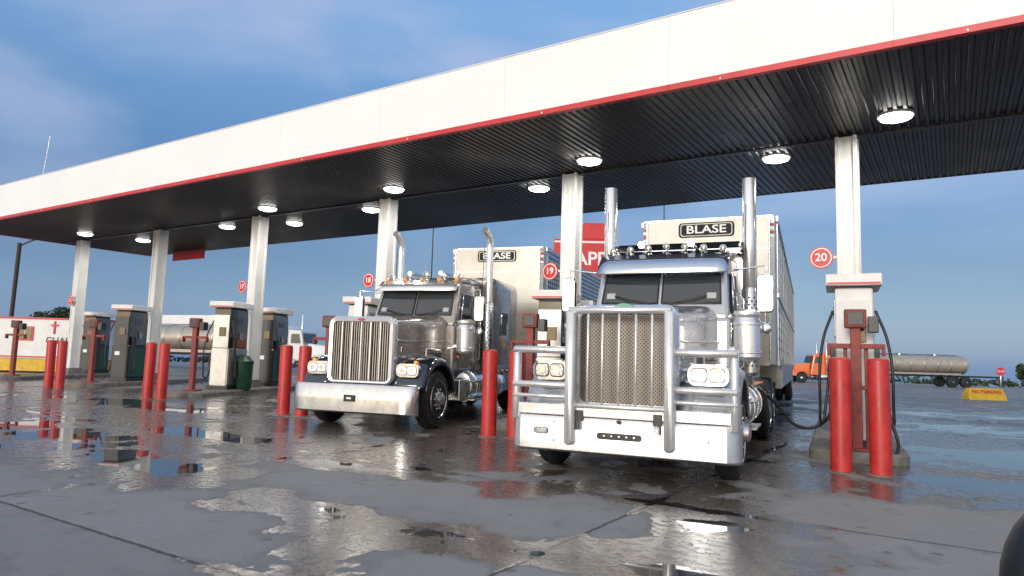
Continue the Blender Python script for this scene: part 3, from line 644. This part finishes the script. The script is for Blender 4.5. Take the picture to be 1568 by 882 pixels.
    for s in(-1,1):
        tube('nose_corner_trim',[(s*(tw-.12),ly-.01,1.3),(s*(tw-.12),ly-.01,tz-.03)],.018,alum,T)
        for k in range(4):
            z0=3.72+k*.075
            mesh('nose_decal',[(s*(tw-.105),ly-.008,z0),(s*(tw-.035),ly+.040,z0),(s*(tw-.035),ly+.040,z0+.045),(s*(tw-.105),ly-.008,z0+.045)],[(0,1,2,3)],redsign if k%2 else decal,T)
        v=[];f=[]
        rows=[1.55,1.68,1.81,1.94,2.07,2.2,2.33,2.46,2.75,2.88,3.01,3.14,3.27,3.4,3.53,3.66,3.79,3.92] if not A else [1.6,1.8,2.0,2.2,2.4,2.8,3.0,3.2,3.4,3.6]
        yy=ly+.45
        while yy<ly+ll-.3:
            for zz in rows:
                b=len(v); xx=s*(tw+.003)
                for (dy,dz) in((-.05,-.028),(.05,-.028),(.068,0),(.05,.028),(-.05,.028),(-.068,0)): v.append((xx,yy+dy,zz+dz))
                f.append(tuple(range(b,b+6)))
            yy+=.19 if not A else .3
        mesh('punched_side_holes',v,f,holem,T)
        it=[]
        yy=ly+.3
        while yy<ly+ll: it.append(((s*(tw+.008),yy,2.7),(.02,.05,2.8))); yy+=1.14
        it+=[((s*(tw+.016),ly+ll/2,2.60),(.035,ll-.3,.07)),((s*(tw+.016),ly+ll/2,tz-.06),(.035,ll-.3,.1)),((s*(tw+.016),ly+1.5,1.32),(.035,2.6,.12))]
        multibox('trailer_ribs',it,trailm,T)
        for k in range(7): box('trailer_marker',(s*(tw+.036),ly+.5+k*2.3,tz-.06),(.01,.06,.03),amber,T)
        for yw_ in(ly+ll-2.2,ly+ll-.95):
            wheel(T,s*1.12,yw_,side=s,front=False,detail=False); wheel(T,s*.80,yw_,side=s,front=False,detail=False)
        box('landing_leg',(s*.8,ly+2.9,.5),(.12,.12,.6),alum,T)
    bz_=.055
    loft('name_board_outer',[rr(-.54,.54,3.71+bz_,4.01+bz_,.07,ly-.012),rr(-.54,.54,3.71+bz_,4.01+bz_,.07,ly-.020)],blackm,T)
    loft('name_board_border',[rr(-.50,.50,3.735+bz_,3.985+bz_,.05,ly-.020),rr(-.50,.50,3.735+bz_,3.985+bz_,.05,ly-.026)],decal,T)
    loft('name_board',[rr(-.485,.485,3.75+bz_,3.97+bz_,.045,ly-.026),rr(-.485,.485,3.75+bz_,3.97+bz_,.045,ly-.032)],blackm,T)
    text('name_text','BLASE',(0,ly-.038,3.858+bz_),.225,decal,T,off=.004,sx=1.3)
    return T
truck(-2.96,6.71,rad(9.18),'guard')
truck(-8.44,8.23,rad(13.5),'plain')
fh=empty('fuelling_hose',(0,0,0))
tube('hose',[(-2.35,10.9,.8),(-2.2,11.0,.62),(-1.95,11.1,.36),(-1.65,11.2,.42),(-1.45,11.4,.85)],.024,blackp,fh,smooth=True)
cyl('nozzle',(-2.35,10.9,.8),(-2.5,10.95,.9),.03,blackp,fh)
# ---------------------------------------------------------------- background
def tanker(X,Y,yw,cabm,L_=11.5,tankm=alum):
    z=gz(X,Y)-.05; T=empty('tanker_truck',(X,Y,z),yw)
    loft('hood',[rr(-.6,.6,.8,1.75,.15,.2),rr(-.75,.75,.8,1.95,.2,1.9)],cabm,T)
    box('grille',(0,.17,1.25),(1.0,.06,.85),chrome,T); box('bumper',(0,0,.5),(2.3,.2,.35),chrome,T)
    hexa('cab',[(-.95,1.9,.8),(.95,1.9,.8),(.95,3.3,.8),(-.95,3.3,.8)],[(-.9,2.3,2.75),(.9,2.3,2.75),(.9,3.3,2.85),(-.9,3.3,2.85)],cabm,T,bev=.06)
    loft('sleeper',[rr(-1.1,1.1,.8,2.9,.2,3.3),rr(-1.1,1.1,.8,3.1,.2,3.7),rr(-1.1,1.1,.8,3.1,.2,5.0)],cabm,T)
    mesh('windshield',[(-.8,2.02,2.0),(.8,2.02,2.0),(.78,2.2,2.6),(-.78,2.2,2.6)],[(0,1,2,3)],glass,T)
    for s in(-1,1):
        mesh('side_window',[(s*.965,2.3,1.95),(s*.965,3.0,1.95),(s*.935,3.0,2.55),(s*.94,2.45,2.55)],[(0,1,2,3)],glass,T)
        fender(T,cabm,s,y0=1.0,xi=.5,xo=1.15)
        cyl('exhaust_stack',(s*1.05,3.4,1.2),(s*1.05,3.4,3.9),.08,chrome,T)
        cyl('fuel_tank',(s*.85,2.6,.65),(s*.85,4.4,.65),.3,alum,T)
        wheel(T,s*1.0,1.0,side=s,detail=False)
        for yy in(5.9,7.2,6+L_-2.2,6+L_-.9): wheel(T,s*.95,yy,side=s,front=False,detail=False,wd=.5)
        box('tank_leg',(s*.7,9.2,.6),(.1,.1,.8),blackp,T)
    box('frame',(0,9+L_/4,1.05),(.9,6+L_,.16),blackp,T)
    r=.92
    o=revolve('tank_barrel',(0,0,0),(0,1,0),[(0,.02),(.02,r*.5),(.12,r*.85),(.25,r),(L_-.25,r),(L_-.12,r*.85),(L_-.02,r*.5),(L_,.02)],tankm,T,seg=36,ang=30); o.location=(0,5.6,2.12); o.scale=(1.25,1,.95)
    for k in range(9):
        o=revolve('tank_ring',(0,0,0),(0,1,0),[(0,r),(0,r+.03),(.06,r+.03),(.06,r)],alum,T,seg=36); o.location=(0,6.2+k*(L_-1.2)/8,2.12); o.scale=(1.25,1,.95)
    for k in range(3): cyl('manhole',(0,7.5+k*3.4,2.9),(0,7.5+k*3.4,3.15),.28,alum,T)
    box('catwalk',(0,5.6+L_/2,3.06),(.5,L_-1.5,.04),blackp,T)
    for s in(-1,1): box('side_valance',(s*1.15,5.6+L_/2+1,1.25),(.04,L_-4,.18),tankm,T)
    return T
tanker(-13.4,70.2,rad(-57.4),orangep,tankm=tankc)
tanker(-33.8,31.8,rad(109),whitep,tankm=tankc)
bt=empty('box_trailer',(-44,33,gz(-44,33)),rad(100))
loft('body',[rr(-1.28,1.28,1.15,4.0,.05,0),rr(-1.28,1.28,1.15,4.0,.05,13)],whitep,bt)
for s in(-1,1):
    for yy in(11,12.2): wheel(bt,s*1.0,yy,side=s,detail=False,front=False)
    box('side_rail',(s*1.29,6.5,1.2),(.03,12.8,.14),alum,bt); box('leg',(s*.7,2.5,.6),(.12,.12,1.2),blackp,bt)
cp=empty('chapel_trailer',(-37.0,13.0,0),rad(32))
box('body',(.9,1.2,1.49),(9.4,2.4,1.8),whitep,cp,bev=.03)
box('roof_trim',(.9,1.2,2.42),(9.5,2.5,.07),redsign,cp)
box('skirting',(.9,1.2,.31),(9.2,2.3,.55),yellowp,cp)
box('red_band',(.9,-.012,.68),(9.4,.02,.07),redsign,cp,bev=0)
for xx in(-2.6,2.2):
    box('window_frame',(xx,-.012,1.72),(.75,.03,.65),redsign,cp); box('window_pane',(xx,-.03,1.72),(.6,.02,.5),glass,cp,bev=0)
    box('window_mullion',(xx,-.044,1.72),(.03,.012,.5),whitep,cp,bev=0)
box('door',(-.4,-.015,1.35),(.8,.03,1.5),redsign,cp)
box('cross_upright',(3.5,-.03,2.02),(.07,.04,.56),redsign,cp,bev=0); box('cross_beam',(3.5,-.034,2.12),(.34,.03,.07),redsign,cp,bev=0)
text('chapel_text','CHAPEL',(3.9,-.012,1.42),.42,darkl,cp,off=.004)
for k in range(6): box('wall_seam',(-3.2+k*1.6,-.004,1.5),(.012,.008,1.7),stainl,cp,bev=0)
sl=empty('street_lamp',(-52,20,gz(-52,20)))
tube('pole',[(0,0,-.3),(.1,.05,8.1)],.13,brownpole,sl)
tube('arm',[(.1,.05,7.9),(.9,.6,8.35),(2.0,1.3,8.5),(3.1,2.0,8.45)],.05,brownpole,sl,smooth=True)
box('lamp_head',(3.2,2.05,8.42),(.6,.3,.12),alum,sl,rot=(0,0,rad(32)))
for (a,b,hh) in((-38.5,46.6,13.5),(-21.2,57.7,17.)):
    p_=empty('light_pole',(a,b,gz(a,b))); cyl('pole',(0,0,-.2),(0,0,hh),.09,brownpole,p_,r2=.04,seg=10)
    box('crossarm',(0,0,hh-.1),(.9,.1,.1),brownpole,p_,rot=(0,0,rad(32)))
rs=empty('roadside_sign',(-20.4,40.2,gz(-20,40)),rad(30))
cyl('pole_1',(-.9,.1,-.2),(-.9,.1,7),.14,whitep,rs); cyl('pole_2',(.9,.1,-.2),(.9,.1,7),.14,whitep,rs)
box('panel',(0,0,8.05),(3.8,.3,2.5),redsign,rs,bev=.04)
box('panel_band',(0,-.155,9.1),(3.7,.01,.12),decal,rs,bev=0)
hexa('crest',[(-.6,-.12,9.32),(1.9,-.12,9.32),(1.9,.12,9.32),(-.6,.12,9.32)],[(.1,-.12,10.4),(1.5,-.12,10.4),(1.5,.12,10.4),(.1,.12,10.4)],redsign,rs)
text('sign_text','KAPP',(.15,-.17,7.95),1.25,decal,rs,off=.02)
ba=empty('concrete_barrier',(1.2,37.6,gz(1.2,37.6)),rad(34))
mesh('block',[(-.85,-.3,-.03),(.85,-.3,-.03),(.85,.3,-.03),(-.85,.3,-.03),(-.85,-.22,.22),(.85,-.22,.22),(.85,.22,.22),(-.85,.22,.22),(-.76,-.12,.52),(.76,-.12,.52),(.76,.12,.52),(-.76,.12,.52)],
 [(0,1,5,4),(1,2,6,5),(2,3,7,6),(3,0,4,7),(4,5,9,8),(5,6,10,9),(6,7,11,10),(7,4,8,11),(8,9,10,11),(0,3,2,1)],yellowp,ba,bev=.02)
text('barrier_text','NO PARKING',(0,-.19,.36),.22,redsign,ba,rot=(rad(72),0,0),off=.003)
ss=empty('stop_sign',(3.6,73.2,gz(3.6,73.2)),rad(30))
cyl('post',(0,.03,-.2),(0,.03,1.8),.05,alum,ss,seg=8)
revolve('octagon',(0,0,1.6),(0,-1,0),[(0,.38),(.02,.38)],redsign,ss,seg=8)
text('stop_text','STOP',(0,-.03,1.6),.25,decal,ss)
def clump(v,f,c,rx,rz,n,s):
    for _ in range(n):
        while True:
            p=Vector((random.uniform(-1,1),random.uniform(-1,1),random.uniform(-1,1)))
            if p.length<1: break
        q=Vector((c[0]+p.x*rx,c[1]+p.y*rx,c[2]+p.z*rz)); a=Vector((random.gauss(0,1),random.gauss(0,1),random.gauss(0,1))).normalized(); b=a.orthogonal().normalized(); k=s*random.uniform(.6,1.3)
        i=len(v); cc=a.cross(b); v+= [q+b*k,q+cc*k,q-b*k,q-cc*k]; f.append((i,i+1,i+2,i+3))
v=[];f=[]
for k in range(220):
    az=rad(-78+ k*.7+random.uniform(-.3,.3)); r=random.uniform(104,118)
    x,y=r*math.sin(az),r*math.cos(az); hh=random.choice((.6,.7,.8,.9,1.1,1.5)); 
    clump(v,f,(x,y,gz(x,y)+hh*.6+.1),hh*1.6,hh*.7,50,.25)
mesh('distant_tree_line',v,f,foliage)
def tree(x,y,hh):
    T=empty('tree',(x,y,gz(x,y)))
    cyl('trunk',(0,0,-.3),(.1,0,hh*.55),.2,barkm,T,seg=10,r2=.1)
    v=[];f=[]
    for k in range(9):
        a=random.uniform(0,6.3); q=(math.cos(a)*hh*.2,math.sin(a)*hh*.2,hh*random.uniform(.5,.85))
        tube('limb',[(0.05,0,hh*.4),(q[0]*.9,q[1]*.9,q[2])],.05,barkm,T,res=1)
        clump(v,f,q,hh*.2,hh*.14,150,.16)
    mesh('crown',v,f,foliage,T)
tree(-88,38,6.2); tree(-91,40,5.4); tree(8.5,112,3.4); tree(12,112,2.8); tree(16,115,3.2)
cmr=empty('car_side_mirror',(.145,1.280,.962),rad(33))
sphere('housing',(0,0,0),.1,mat('mirror_shell_black',(.006,.006,.008),.5),cmr,(1.05,.75,1.35))
tube('arm',[(.03,.0,-.09),(.12,-.02,-.15),(.3,-.1,-.17)],.022,blackp,cmr,smooth=True)
